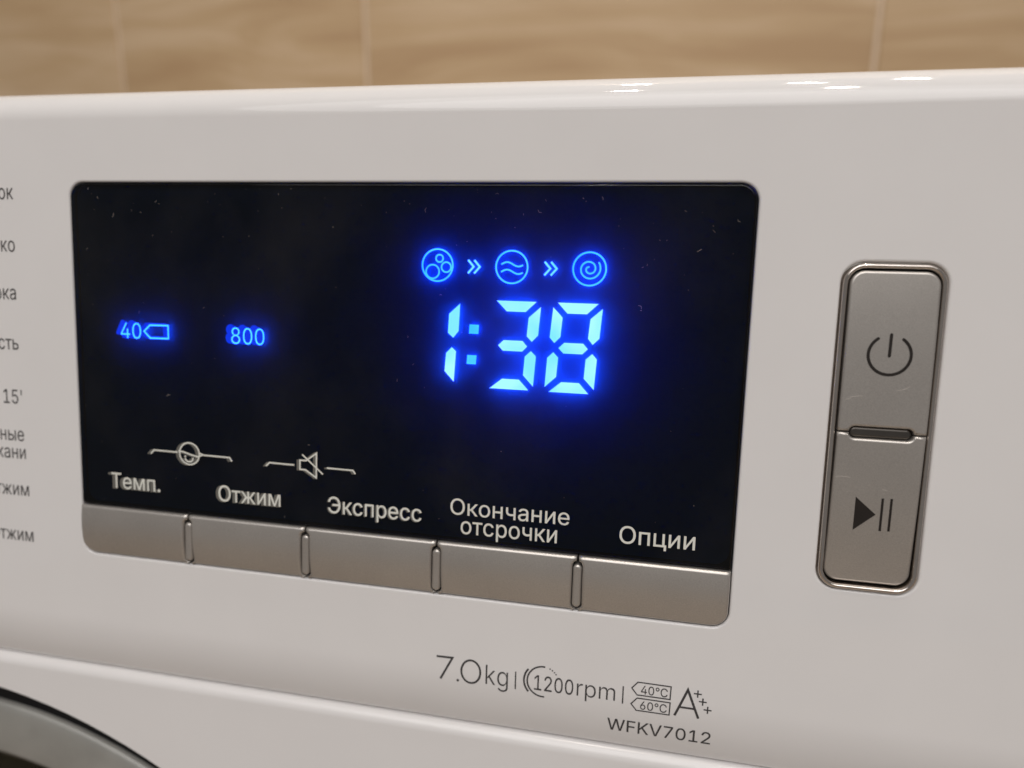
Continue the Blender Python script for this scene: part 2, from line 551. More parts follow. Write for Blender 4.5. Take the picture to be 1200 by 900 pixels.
# ------------------------------------------------------------------ lettering (glyph outlines, filled here)
GLYPHS = {
 'О': '533|267,-7 225,-3 186,7 150,25 119,49 92,79 70,115 53,157 44,203 40,254 44,305 53,352 70,393 92,429 119,459 150,484 186,501 225,512 267,516 309,512 348,501 384,484 415,459 442,429 464,393 480,352 490,305 493,254 490,203 480,157 464,115 442,79 415,49 384,25 348,7 309,-3;267,53 296,55 324,63 349,76 372,94 392,116 408,144 420,176 428,213 430,254 428,295 420,332 408,365 392,392 372,415 349,433 324,446 296,453 267,456 237,453 210,445 184,433 161,415 142,392 125,364 113,332 106,295 103,254 106,213 113,176 125,144 142,117 161,94 184,76 210,63 237,55',
 'Э': '510|243,-7 217,-6 193,-2 169,5 147,14 127,25 108,38 90,54 75,71 62,91 51,112 43,136 37,160 102,160 106,144 113,128 121,114 130,102 141,90 153,80 166,72 180,65 195,60 211,56 227,54 243,53 273,56 301,63 327,76 350,94 369,117 385,145 397,177 404,213 407,254 404,295 397,332 385,364 369,392 350,414 327,432 301,445 273,453 243,456 227,455 211,453 195,449 180,444 166,437 153,428 141,418 130,407 121,395 113,380 106,365 102,348 37,348 43,373 51,397 62,418 76,438 91,456 108,471 127,485 148,496 170,504 193,511 218,514 243,516 285,512 324,501 360,484 392,459 419,429 441,393 457,352 467,305 470,254 467,203 457,157 440,116 418,79 392,49 360,25 324,7 285,-3;194,231 194,288 429,288 429,231',
 'Т': '449|32,452 32,509 417,509 417,452 257,452 257,0 193,0 193,452',
 'Х': '474|18,0 217,284 217,236 29,509 104,509 178,400 188,386 196,373 204,361 211,350 217,340 223,329 230,318 236,305 243,292 232,292 239,305 246,317 252,329 258,339 265,350 272,361 280,373 288,386 298,400 374,509 446,509 259,239 259,287 456,0 382,0 292,129 283,142 275,154 268,165 262,175 256,185 250,195 244,206 237,218 230,231 244,231 238,219 231,207 225,196 219,186 213,176 206,166 199,155 191,143 182,129 91,0',
 'а': '389|160,-9 137,-7 115,-3 94,5 76,15 60,29 48,45 38,63 32,84 30,108 32,128 36,146 43,161 53,174 64,184 78,193 92,200 108,206 125,211 143,214 161,217 178,220 200,223 218,225 234,227 247,229 257,231 265,235 271,240 274,246 276,255 276,257 275,272 272,285 267,297 260,307 251,315 240,322 227,327 212,330 196,331 178,330 163,327 149,322 137,316 127,309 118,301 110,292 104,283 100,274 41,291 51,313 64,331 79,346 95,358 114,368 133,375 153,380 173,383 194,384 208,384 223,382 239,379 255,375 271,369 286,360 300,350 312,336 322,320 330,301 335,278 337,251 337,0 277,0 277,52 272,52 267,43 260,34 252,25 242,16 229,8 215,1 199,-4 181,-7;170,45 192,47 211,51 228,59 242,68 254,80 263,93 270,108 274,122 276,138 276,190 272,187 267,184 259,182 251,180 241,178 231,176 221,174 210,173 200,171 191,170 182,169 175,168 161,166 147,163 134,159 122,153 112,147 103,139 97,130 93,118 92,105 93,93 96,82 102,72 109,64 119,57 130,52 142,48 156,46',
 'и': '411|358,0 296,0 296,274 293,274 111,0 53,0 53,379 114,379 114,104 118,104 300,379 358,379',
 'к': '376|53,0 53,379 114,379 114,215 152,215 288,379 366,379 213,196 368,0 290,0 167,159 114,159 114,0',
 'о': '415|207,-8 174,-5 144,3 117,16 93,35 72,58 56,85 44,116 37,150 34,187 37,225 44,260 56,291 72,318 93,341 117,360 144,374 174,382 207,384 241,382 271,374 299,360 323,341 343,318 359,291 371,260 379,225 381,187 379,150 371,116 359,85 343,58 323,35 299,16 271,3 241,-5;207,46 231,49 252,55 270,66 285,80 298,97 307,117 314,139 318,163 319,187 318,212 314,236 307,258 298,278 285,296 270,310 252,321 231,328 207,330 184,328 163,321 145,310 130,296 118,278 108,258 102,236 98,212 96,187 98,163 102,139 108,117 118,97 130,80 145,66 163,55 184,49',
 'ч': '401|198,118 157,122 121,134 92,153 70,181 57,216 53,258 53,379 114,379 114,258 116,232 124,211 138,195 155,184 175,177 198,175 221,176 244,178 264,182 284,187 304,192 324,199 324,143 311,138 298,134 285,130 272,127 258,124 244,122 229,120 214,119;287,0 287,379 348,379 348,0',
 'н': '409|309,223 309,167 99,167 99,223;114,379 114,0 53,0 53,379;356,379 356,0 295,0 295,379',
 'е': '404|212,-8 177,-5 145,3 117,16 92,35 72,58 56,85 44,116 37,150 34,187 36,224 44,258 55,290 71,317 91,340 115,359 142,373 172,382 205,384 226,383 246,380 266,374 285,366 303,355 319,341 334,324 347,305 357,282 365,256 370,227 371,194 371,169 75,169 75,221 338,221 310,202 308,226 304,248 298,269 288,286 277,301 263,314 246,323 227,328 205,330 183,328 164,323 146,313 131,301 119,286 109,270 102,251 97,231 96,211 96,178 98,151 102,127 110,106 121,88 135,73 151,61 169,53 190,48 212,46 227,47 241,49 254,53 265,58 276,65 285,73 294,82 300,93 306,105 365,91 358,72 348,55 335,39 320,26 302,14 283,4 261,-3 237,-7',
 'т': '325|132,0 132,325 6,325 6,379 319,379 319,325 193,325 193,0',
 'с': '396|207,-8 174,-5 144,3 117,16 93,35 72,58 56,85 44,116 37,150 34,187 37,225 44,260 56,291 72,318 93,341 117,360 144,374 174,382 207,384 226,384 243,381 260,377 276,371 291,364 305,356 318,346 330,335 340,322 349,308 356,293 362,277 303,262 300,272 295,281 290,289 284,297 278,304 270,311 261,316 252,321 242,325 231,328 220,329 207,330 184,328 163,321 145,310 130,296 118,278 108,258 102,236 98,212 96,187 98,163 102,139 108,117 118,97 130,80 145,66 163,55 184,49 207,46 220,47 232,49 243,52 253,55 262,60 271,66 279,73 285,80 292,89 297,98 301,107 304,117 363,102 357,86 350,70 341,56 331,43 319,32 306,21 292,12 277,5 261,-1 244,-5 226,-7',
 'р': '424|53,-143 53,379 112,379 112,319 118,319 123,327 130,336 137,346 147,355 158,364 171,373 188,379 207,383 229,384 259,382 287,374 313,361 335,342 354,320 370,293 381,261 388,227 390,189 388,151 381,116 370,84 355,57 336,34 313,16 288,3 260,-6 229,-8 208,-7 189,-3 173,4 159,12 147,21 138,31 130,41 124,50 118,59 114,59 114,-143;220,47 242,49 262,55 279,66 294,80 306,97 316,117 323,139 327,163 328,189 327,215 323,239 316,261 307,281 295,298 280,311 262,322 243,328 220,330 198,328 178,322 161,312 147,299 134,282 125,263 118,241 114,216 113,189 114,162 118,138 125,115 135,95 147,78 162,65 179,55 198,49',
 'м': '535|53,0 53,379 144,379 232,168 237,156 242,144 246,132 250,121 253,111 257,100 260,90 262,80 265,70 268,61 271,51 273,41 263,41 265,50 267,60 270,69 273,79 275,89 278,100 282,110 285,121 289,132 293,143 298,155 303,168 390,379 482,379 482,0 421,0 421,197 421,211 421,224 421,237 421,250 421,263 422,276 422,289 422,302 422,315 423,328 423,341 423,354 430,354 425,335 420,317 415,300 410,284 404,268 399,252 392,235 385,217 377,198 294,0 240,0 156,198 148,217 141,235 135,252 129,268 123,284 118,300 113,317 108,335 102,354 111,354 112,343 112,330 112,318 112,305 113,292 113,279 113,265 113,252 113,238 113,225 113,211 113,197 113,0',
 'п': '408|355,379 355,0 294,0 294,323 114,323 114,0 53,0 53,379',
 'ж': '563|21,0 174,193 23,379 95,379 221,218 252,218 252,379 313,379 313,218 342,218 468,379 541,379 390,193 543,0 469,0 342,162 313,162 313,0 252,0 252,162 223,162 95,0',
 'ц': '415|53,0 53,379 114,379 114,56 294,56 294,379 355,379 355,0;344,-109 344,0 318,0 318,56 405,56 405,-109',
 'ы': '511|104,244 214,244 243,242 268,237 290,228 309,217 325,202 337,186 346,167 352,146 353,123 352,101 346,80 337,61 325,43 309,29 290,16 268,7 243,2 214,0 53,0 53,379 114,379 114,56 214,56 235,58 254,64 270,74 282,87 289,103 292,121 289,139 282,155 270,169 254,179 235,185 214,187 104,187;397,0 397,379 458,379 458,0',
 'ь': '388|104,244 214,244 243,242 268,237 290,228 309,217 325,202 337,186 346,167 352,146 353,123 352,101 346,80 337,61 325,43 309,29 290,16 268,7 243,2 214,0 53,0 53,379 114,379 114,56 214,56 235,58 254,64 270,74 282,87 289,103 292,121 289,139 282,155 270,169 254,179 235,185 214,187 104,187',
 'л': '400|6,0 6,56 20,56 31,57 40,59 48,63 56,68 62,76 67,86 71,98 75,114 78,133 80,155 82,181 84,211 91,379 348,379 348,0 286,0 286,323 149,323 143,189 140,150 135,115 129,84 120,58 109,37 94,21 76,9 54,2 27,0',
 'С': '510|267,-7 225,-3 186,7 150,25 119,49 92,79 70,115 53,157 44,203 40,254 44,305 53,352 70,393 92,429 119,459 150,484 186,501 225,512 267,516 293,514 317,511 340,504 362,496 383,485 402,471 419,456 435,438 448,418 459,397 467,373 473,348 408,348 404,365 397,380 389,395 380,407 369,418 357,428 344,437 330,444 315,449 300,453 284,455 267,456 237,453 209,445 184,432 161,414 141,391 125,364 113,332 106,295 103,254 106,213 113,177 125,145 141,117 161,94 184,76 210,63 237,56 267,53 284,54 300,56 315,60 330,65 344,72 357,81 369,90 380,102 389,114 397,128 404,144 408,160 473,160 467,135 459,112 448,91 435,71 420,53 402,38 383,24 363,13 341,5 317,-2 293,-6',
 'Н': '517|60,0 60,509 125,509 125,289 392,289 392,509 457,509 457,0 392,0 392,232 125,232 125,0',
 'Ш': '666|60,509 125,509 125,57 301,57 301,509 365,509 365,57 542,57 542,509 606,509 606,0 60,0',
 'Б': '449|60,0 60,509 364,509 364,452 125,452 125,295 242,295 275,293 305,288 332,278 355,264 374,248 390,228 402,205 408,179 411,151 408,121 402,95 390,71 375,50 355,32 332,18 305,8 275,2 242,0;125,56 240,56 272,59 298,67 320,81 335,100 344,123 347,151 344,177 335,199 320,216 298,229 272,236 240,239 125,239',
 '.': '188|95,-4 83,-3 73,1 63,9 55,18 51,29 50,41 51,53 55,64 63,73 73,81 83,85 95,87 107,85 118,81 128,73 135,64 140,53 141,41 140,29 135,18 128,9 118,1 107,-3',
 "'": '206|78,318 70,509 136,509 128,318',
 '0': '453|227,-7 191,-3 158,7 130,24 105,48 85,77 69,113 57,155 50,202 48,254 50,306 57,353 69,395 85,431 106,461 130,484 159,502 191,512 227,516 262,512 295,502 323,484 348,461 368,431 384,395 396,353 403,306 405,254 403,202 396,155 384,113 368,77 348,48 323,24 295,7 263,-3;227,50 250,52 271,60 290,74 306,92 320,116 330,144 338,176 342,213 344,254 342,295 338,332 330,365 320,393 306,416 290,435 271,449 250,457 227,460 203,457 182,449 163,435 147,416 134,393 123,365 115,332 111,295 109,254 111,213 115,176 123,144 134,116 147,92 163,74 182,60 203,52',
 '1': '453|76,0 76,55 391,55 391,0;276,509 276,0 212,0 212,448 209,448 86,358 86,427 198,509',
 '2': '453|64,0 64,47 234,229 252,248 268,266 282,282 294,298 303,312 311,327 316,341 319,356 320,371 319,389 315,405 308,419 298,431 287,441 273,449 258,455 241,458 224,460 205,458 188,454 172,447 159,438 148,427 139,413 132,398 128,381 127,362 66,362 68,391 75,418 86,442 102,464 121,482 143,496 168,507 196,513 225,516 254,513 281,507 306,497 328,482 346,465 361,445 372,423 379,398 381,372 380,354 377,336 371,318 363,299 351,280 336,259 317,235 294,209 267,180 153,60 153,57 389,57 389,0',
 '3': '453|218,-7 188,-5 159,1 133,10 108,22 88,38 70,57 57,79 48,104 44,132 109,132 112,115 118,100 126,87 137,76 150,66 165,59 182,54 200,51 219,50 239,51 258,55 275,61 291,69 304,80 315,93 323,108 328,125 329,145 328,163 323,180 316,196 306,211 292,223 275,234 254,241 229,246 201,248 157,248 157,299 288,448 288,452 70,452 70,509 372,509 372,461 211,278 211,289 247,290 279,286 308,276 333,262 354,244 371,222 383,198 391,173 393,145 390,116 383,90 370,66 354,45 333,27 309,12 281,2 251,-5',
 '4': '453|40,105 40,158 247,509 311,509 109,166 109,163 413,163 413,105;282,0 282,121 282,146 282,318 343,318 343,0',
 '5': '453|221,-7 192,-5 165,1 140,11 118,25 99,41 83,60 71,82 63,105 60,130 122,130 125,115 130,102 138,89 148,78 160,68 173,60 188,54 204,51 221,50 241,51 259,56 276,64 291,75 304,89 314,104 322,122 326,141 328,162 326,183 321,203 314,221 303,237 290,251 275,262 257,270 238,275 218,277 201,276 184,273 167,268 152,262 139,255 128,246 67,253 96,509 366,509 366,452 151,452 134,301 136,301 148,311 162,318 178,325 194,330 212,333 229,334 252,332 274,328 294,321 313,311 330,299 345,285 358,269 370,251 379,231 386,210 390,187 391,163 388,132 381,102 369,76 352,52 332,32 309,15 282,3 253,-4',
 '6': '453|226,-7 196,-4 168,3 142,15 119,31 100,51 84,74 73,101 66,130 64,162 65,187 71,212 80,239 93,268 112,302 137,340 252,509 322,509 151,261 145,261 151,270 157,279 165,288 174,295 184,302 196,307 208,311 221,313 235,314 265,312 291,305 316,295 337,280 355,262 370,240 380,215 387,187 389,157 387,127 379,98 368,73 352,50 333,30 310,14 284,3 257,-4;226,48 245,50 263,55 279,63 293,73 304,86 314,101 322,119 326,137 327,157 326,178 322,196 314,213 304,228 293,241 279,251 263,259 245,264 226,265 207,264 190,259 174,252 160,241 148,229 138,214 131,197 126,179 125,158 126,138 131,119 138,102 148,86 160,73 174,63 190,55 207,50',
 '7': '453|97,0 323,448 323,452 62,452 62,509 391,509 391,449 165,0',
 '8': '453|226,-7 193,-5 163,1 136,11 111,25 91,42 74,62 62,84 54,109 52,135 53,156 58,176 65,195 75,212 87,228 101,241 117,252 134,260 153,265 153,267 129,276 109,289 93,308 80,330 73,354 70,380 73,405 79,429 90,450 106,469 124,485 146,498 170,508 197,514 226,516 255,514 282,508 306,498 328,485 346,469 361,450 373,429 379,405 382,380 379,354 372,330 359,308 343,289 323,276 300,267 300,265 319,260 335,252 351,241 365,228 377,212 387,195 395,176 399,156 401,135 398,109 391,84 378,62 362,42 341,25 317,11 289,1 259,-5;226,49 248,50 267,54 285,60 300,69 313,79 323,91 331,106 335,121 337,139 335,157 330,173 322,189 312,202 298,213 283,223 265,230 247,234 226,235 206,234 187,230 169,223 154,213 140,202 130,189 122,173 117,157 115,139 117,121 121,106 129,91 139,79 152,69 167,60 185,54 205,50;226,290 244,291 260,294 274,300 287,308 298,318 307,330 314,344 318,359 319,376 318,392 314,407 308,420 299,432 288,442 275,449 260,455 244,459 226,460 208,459 192,455 177,449 164,442 153,432 145,420 138,407 134,392 133,376 134,359 138,344 145,330 154,318 165,308 178,300 193,294 209,291',
 '9': '453|226,516 256,513 285,506 310,494 333,478 352,458 368,434 380,408 387,378 389,347 387,322 382,296 373,270 359,240 340,207 315,168 200,0 130,0 301,248 307,248 302,238 295,229 287,221 278,214 268,207 257,202 245,198 232,195 218,195 188,197 161,203 137,214 116,229 98,247 83,269 72,294 66,321 64,352 66,382 73,411 85,436 101,459 120,479 143,494 168,506 196,513;226,460 207,459 190,454 174,446 160,435 148,423 138,407 131,390 127,372 125,352 127,331 131,313 138,295 148,280 160,268 174,257 190,250 207,245 226,243 245,245 263,249 279,257 293,267 305,280 314,295 322,312 326,330 327,350 326,371 322,390 314,407 305,422 293,435 279,446 263,454 245,459',
 'k': '381|110,137 110,212 121,212 284,379 360,379 184,199 177,199;53,0 53,509 114,509 114,0;294,0 148,186 191,229 372,0',
 'g': '425|207,-151 180,-149 156,-146 134,-140 114,-132 97,-122 82,-110 70,-97 59,-84 51,-69 101,-41 107,-49 114,-57 122,-66 131,-74 142,-82 154,-88 169,-93 187,-96 207,-97 236,-95 261,-87 282,-75 298,-58 308,-34 311,-6 311,68 306,68 301,60 294,51 287,41 277,32 266,23 252,16 236,10 217,6 195,5 165,7 138,14 113,27 90,43 71,65 55,90 43,120 36,154 34,191 36,229 43,263 55,293 71,320 90,342 112,361 138,374 166,382 196,384 218,383 237,379 253,373 267,365 279,356 288,346 296,336 302,327 308,319 313,319 313,379 372,379 372,-9 370,-40 363,-67 350,-90 334,-109 314,-124 291,-136 265,-144 237,-149;205,59 227,61 246,66 264,75 278,87 290,103 300,121 307,142 311,166 312,193 311,219 307,242 300,264 291,283 279,299 264,312 247,322 227,328 205,330 182,328 163,322 145,312 130,298 118,282 109,262 102,241 98,218 96,193 98,167 102,144 109,123 118,104 131,88 145,76 163,66 183,61',
 'r': '259|53,0 53,379 112,379 112,321 115,321 124,339 137,354 152,367 171,377 191,383 213,385 218,385 223,385 229,384 235,384 240,384 243,384 243,322 241,323 236,324 230,324 223,325 215,326 207,326 190,324 174,321 159,315 146,306 135,296 126,284 119,269 115,254 114,237 114,0',
 'p': '424|53,-143 53,379 112,379 112,319 118,319 123,327 130,336 137,346 147,355 158,364 171,373 188,379 207,383 229,384 259,382 287,374 313,361 335,342 354,320 370,293 381,261 388,227 390,189 388,151 381,116 370,84 355,57 336,34 313,16 288,3 260,-6 229,-8 208,-7 189,-3 173,4 159,12 147,21 138,31 130,41 124,50 118,59 114,59 114,-143;220,47 242,49 262,55 279,66 294,80 306,97 316,117 323,139 327,163 328,189 327,215 323,239 316,261 307,281 295,298 280,311 262,322 243,328 220,330 198,328 178,322 161,312 147,299 134,282 125,263 118,241 114,216 113,189 114,162 118,138 125,115 135,95 147,78 162,65 179,55 198,49',
 'm': '610|53,0 53,379 112,379 112,295 108,295 114,314 122,331 132,346 144,358 158,368 172,376 187,382 203,385 219,386 245,383 268,375 287,361 303,342 314,320 321,295 312,295 318,312 326,329 337,343 350,356 364,366 381,375 398,381 417,385 437,386 458,385 478,380 497,372 514,361 529,346 541,328 550,307 555,283 557,255 557,0 496,0 496,254 493,279 485,298 473,313 456,323 438,329 419,330 402,329 387,326 374,320 363,312 353,302 345,290 340,277 336,263 335,247 335,0 274,0 274,260 272,280 265,297 253,311 238,322 220,328 199,330 185,329 171,326 158,320 145,312 135,302 126,289 119,274 115,257 114,238 114,0',
 'C': '510|267,-7 225,-3 186,7 150,25 119,49 92,79 70,115 53,157 44,203 40,254 44,305 53,352 70,393 92,429 119,459 150,484 186,501 225,512 267,516 293,514 317,511 340,504 362,496 383,485 402,471 419,456 435,438 448,418 459,397 467,373 473,348 408,348 404,365 397,380 389,395 380,407 369,418 357,428 344,437 330,444 315,449 300,453 284,455 267,456 237,453 209,445 184,432 161,414 141,391 125,364 113,332 106,295 103,254 106,213 113,177 125,145 141,117 161,94 184,76 210,63 237,56 267,53 284,54 300,56 315,60 330,65 344,72 357,81 369,90 380,102 389,114 397,128 404,144 408,160 473,160 467,135 459,112 448,91 435,71 420,53 402,38 383,24 363,13 341,5 317,-2 293,-6',
 'A': '480|16,0 201,509 276,509 463,0 395,0 287,302 280,323 272,346 264,372 255,402 244,438 232,478 245,478 233,437 222,402 213,371 204,345 197,322 191,302 85,0;110,142 110,199 370,199 370,142',
 'W': '686|155,0 16,509 82,509 163,196 167,179 172,162 175,145 179,128 183,111 187,94 190,76 194,58 197,40 189,40 193,58 196,76 200,94 203,111 207,128 211,145 215,162 220,179 224,196 306,509 380,509 462,196 466,179 470,162 474,145 478,128 482,111 486,94 490,76 494,58 497,40 488,40 492,58 495,76 499,94 503,111 506,128 510,145 515,162 519,179 523,196 603,509 670,509 530,0 455,0 368,323 362,345 357,368 351,391 346,417 341,445 336,475 350,475 345,446 340,420 335,395 330,371 324,347 318,323 230,0',
 'F': '410|60,0 60,509 369,509 369,452 125,452 125,278 346,278 346,221 125,221 125,0',
 'K': '467|104,145 104,216 116,231 128,246 139,261 151,275 162,289 174,303 187,317 199,331 212,344 364,509 448,509 231,276 228,276;60,0 60,509 125,509 125,334 124,225 125,193 125,0;372,0 188,259 228,309 449,0',
 'V': '480|204,0 16,509 84,509 192,206 199,187 207,164 215,137 225,106 236,71 248,31 235,31 247,71 257,107 267,138 276,165 283,187 290,206 395,509 463,509 278,0',
 '°': '316|158,283 138,285 119,290 101,298 84,310 70,324 59,340 50,358 45,377 43,397 45,418 50,437 59,455 70,472 84,486 101,497 119,506 138,511 158,513 179,511 198,506 216,497 232,486 246,472 257,455 266,437 271,418 273,397 271,377 266,358 257,340 246,324 232,310 216,298 198,290 179,285;158,334 170,335 180,338 190,343 199,349 207,357 213,366 218,376 221,386 222,397 221,409 218,420 213,430 207,439 199,446 190,453 180,458 170,461 158,462 147,461 136,458 126,453 117,446 109,439 103,430 98,420 96,409 95,397 96,386 98,376 103,366 109,357 117,349 126,343 136,338 147,335',
 ' ': '220|',
}
FILLED = {}


def fill_glyph(ch, bold, step=0):
    """Non-zero winding fill of a glyph as trapezoids."""
    key = (ch, bold, step)
    if key in FILLED:
        return FILLED[key]
    adv, data = GLYPHS[ch].split('|')
    loops = []
    for part in data.split(';'):
        if not part:
            continue
        L = [tuple(map(float, q.split(','))) for q in part.split()]
        L = [p for i, p in enumerate(L) if p != L[i - 1]]
        if bold:                                    # contours run clockwise outside, so outwards is +
            L = inset(L, bold)
        loops.append(L)
    E = []
    for L in loops:
        for a, b in zip(L, L[1:] + L[:1]):
            if a[1] != b[1]:
                E.append((a, b, 1) if a[1] < b[1] else (b, a, -1))
    ys = {round(p[1], 3) for L in loops for p in L}
    for i in range(len(E)):
        (x1, y1), (x2, y2), _ = E[i]
        for j in range(i):
            (x3, y3), (x4, y4), _ = E[j]
            d = (x2 - x1) * (y4 - y3) - (y2 - y1) * (x4 - x3)
            if abs(d) < 1e-9:
                continue
            t = ((x3 - x1) * (y4 - y3) - (y3 - y1) * (x4 - x3)) / d
            s = ((x3 - x1) * (y2 - y1) - (y3 - y1) * (x2 - x1)) / d
            if 1e-6 < t < 1 - 1e-6 and 1e-6 < s < 1 - 1e-6:
                ys.add(round(y1 + t * (y2 - y1), 3))
    if step and ys:
        ys |= {float(y) for y in range(int(min(ys)) + 1, int(max(ys)), step)}
    ys = sorted(ys)
    quads = []
    for ya, yb in zip(ys, ys[1:]):
        if yb - ya < 0.01:
            continue
        ym = (ya + yb) / 2
        hit = []
        for (x1, y1), (x2, y2), d in E:
            if y1 <= ym < y2:
                k = (x2 - x1) / (y2 - y1)
                hit.append((x1 + k * (ym - y1), x1 + k * (ya - y1), x1 + k * (yb - y1), d))
        hit.sort()
        w = 0
        for k, h in enumerate(hit):
            if w == 0:
                s = h
            w += h[3]
            if w == 0:
                quads.append(((s[1], ya), (h[1], ya), (h[2], yb), (s[2], yb)))
    FILLED[key] = (float(adv), quads)
    return FILLED[key]


def text(mb, s, u0, u1, base, capH, z, bold=0, right=None, condense=1.0):
    """Letters between u0 and u1 (or ending at `right`), standing on base, capitals capH tall."""
    zf = z if callable(z) else (lambda u, v: z)
    k = capH / 509.0
    x, Q = 0.0, []
    for ch in s:
        adv, quads = fill_glyph(ch, bold, 50 if callable(z) else 0)
        Q += [[(px + x, py) for px, py in q] for q in quads]
        x += adv
    lo = min(p[0] for q in Q for p in q)
    hi = max(p[0] for q in Q for p in q)
    if right is not None:
        kx = k * condense
        u0 = right - (hi - lo) * kx
    else:
        kx = (u1 - u0) / (hi - lo)
    for q in Q:
        pts = [(u0 + (px - lo) * kx, base + py * k) for px, py in q]
        mb.add([(a, b, zf(a, b)) for a, b in pts], [(0, 1, 2, 3)])


# ------------------------------------------------------------------ the setting: tiled wall, floor
def box(mb, x0, x1, y0, y1, z0, z1, b=0.0):
    if not b:
        mb.add([(x0, y0, z0), (x1, y0, z0), (x1, y1, z0), (x0, y1, z0), (x0, y0, z1), (x1, y0, z1), (x1, y1, z1), (x0, y1, z1)],
               [(3, 2, 1, 0), (4, 5, 6, 7), (0, 1, 5, 4), (1, 2, 6, 5), (2, 3, 7, 6), (3, 0, 4, 7)])
        return
    A = [(x0, y1, z0), (x1, y1, z0), (x1, y1, z1), (x0, y1, z1)]      # a tile: back, edge, front (towards -y)
    B = [(x, y0 + b, z) for x, _, z in A]
    C = [(x0 + b, y0, z0 + b), (x1 - b, y0, z0 + b), (x1 - b, y0, z1 - b), (x0 + b, y0, z1 - b)]
    v = A + B + C
    f = [(i + j, (i + 1) % 4 + j, (i + 1) % 4 + 4 + j, i + 4 + j) for j in (0, 4) for i in range(4)] + [(8, 9, 10, 11)]
    mb.add(v, f)


mb = MB()
box(mb, -2.2, 2.2, 0.5025, 0.60, 0.0, 2.45)
wall = mb.build('wall', M_GROUT, mm=False)
wall['kind'] = 'structure'
wall['label'] = 'wall of wood look tiles behind the washing machine'
wall['category'] = 'wall'
g = 0.0017
ROWS = (
    (0.465, 0.655, (-1.70, -1.10, -0.42, 0.18, 0.78, 1.38, 1.70)),
    (0.655, 0.845, (-1.70, -1.22, -0.62, -0.02, 0.58, 1.18, 1.70)),
    (0.845, 1.035, (-1.70, -1.10, -0.5065, -0.2629, 0.1457, 0.75, 1.35, 1.70)),
    (1.035, 1.225, (-1.70, -1.40, -0.80, -0.20, 0.40, 1.00, 1.70)),
    (1.225, 1.415, (-1.70, -1.12, -0.52, 0.08, 0.68, 1.28, 1.70)),
)
for z0, z1, xs in ROWS:
    for xa, xb in zip(xs, xs[1:]):
        mb = MB()
        cx_, cz_ = (xa + xb) / 2, (z0 + z1) / 2
        box(mb, xa + g - cx_, xb - g - cx_, -0.002, 0.003, z0 + g - cz_, z1 - g - cz_, 0.0012)
        mb.build('tile', M_WOOD, wall, Matrix.Translation((cx_, 0.502, cz_)), mm=False)

mb = MB()
mb.add([(-2.2, -2.5, 0), (2.2, -2.5, 0), (2.2, 0.5, 0), (-2.2, 0.5, 0)], [(0, 1, 2, 3)])
fl = mb.build('floor', M_FLOOR, mm=False)
fl['kind'] = 'structure'

# ------------------------------------------------------------------ the washing machine
root = bpy.data.objects.new('washing_machine', None)
COL.objects.link(root)
root.empty_display_size = 0.1
root_w = Matrix.Translation((ORIGIN.x - 0.043, 0.22, 0.0))
root.matrix_basis = root_w
WORLD_OF[root.name] = root_w
root['label'] = 'white front loading washing machine with black display lit blue at 1:38'
root['category'] = 'washing machine'

ML, MR = -343.0, 257.0          # left and right sides of the machine
V_TOP, R_TOP = 12.1, 6.4        # where the rounded top edge of the panel begins, its radius
V_BOT, R_BOT, A_BOT = -90.0, 29.0, radians(23)


def surf(u, v):
    """Height of the front of the control panel."""
    if v >= V_BOT:
        return 0.0
    d = min((V_BOT - v) / R_BOT, sin(A_BOT))
    return -R_BOT * (1 - math.sqrt(1 - d * d))


def ink(u, v):
    return surf(u, v) + 0.05


# --- control panel: flat front with two openings, rounded top and bottom edges
HOLE = rrect(-0.25, 130.15, -75.5, 0.25, 3.0)
SLOT = rrect(143.55, 159.35, -66.2, -11.95, 3.4)
LIP = 0.45
mb = MB()
holes = [inset(h, -LIP) for h in (HOLE, SLOT)]
cap(mb, [(ML, V_BOT), (MR, V_BOT), (MR, V_TOP), (ML, V_TOP)], 0.0, holes)
for h in (HOLE, SLOT):
    loops = []
    for i in range(7):
        a = i / 6 * pi / 2
        loops.append(lift(inset(h, -LIP * (1 - sin(a))), -LIP * (1 - cos(a))))
    bridge(mb, [l[::-1] for l in loops], True)
    bridge(mb, [l[::-1] for l in (loops[-1], lift(h, -4.0))], False)


def extrude(mb, prof, smooth=True):
    verts, faces = [], []
    us = [ML, MR]
    for (v, w) in prof:
        verts += [(u, v, w) for u in us]
    for i in range(len(prof) - 1):
        faces.append((2 * i, 2 * i + 1, 2 * i + 3, 2 * i + 2))
    mb.add(verts, faces, smooth)


top = []
NT = 40
for i in range(NT + 1):
    a = (pi / 2 - TILT) * i / NT
    top.append((V_TOP + R_TOP * sin(a), -R_TOP + R_TOP * cos(a)))
extrude(mb, top)
a = pi / 2 - TILT
e = top[-1]
back = (e[0] + 70 * sin(TILT), e[1] - 70 * cos(TILT))
extrude(mb, [e, back], False)
bot = []
for i in range(25):
    t = A_BOT * i / 24
    bot.append((V_BOT - R_BOT * sin(t), -R_BOT + R_BOT * cos(t)))
b0 = bot[-1]
for i in range(1, 7):            # small rounded lip turning in at the seam
    t = A_BOT + (radians(100) - A_BOT) * i / 6
    bot.append((b0[0] - 0.35 * (sin(t) - sin(A_BOT)), b0[1] + 0.35 * (cos(t) - cos(A_BOT))))
extrude(mb, bot[::-1])
extrude(mb, [(bot[-1][0], bot[-1][1] - 9), bot[-1]], False)
prof = [back] + top[::-1] + bot + [(bot[-1][0], bot[-1][1] - 9)]
for u, fl_ in ((ML, False), (MR, True)):
    f = tuple(range(len(prof)))
    mb.add([(u, v, w) for v, w in prof], [f if fl_ else f[::-1]])
mb.build('control_panel', M_WHITE, root)

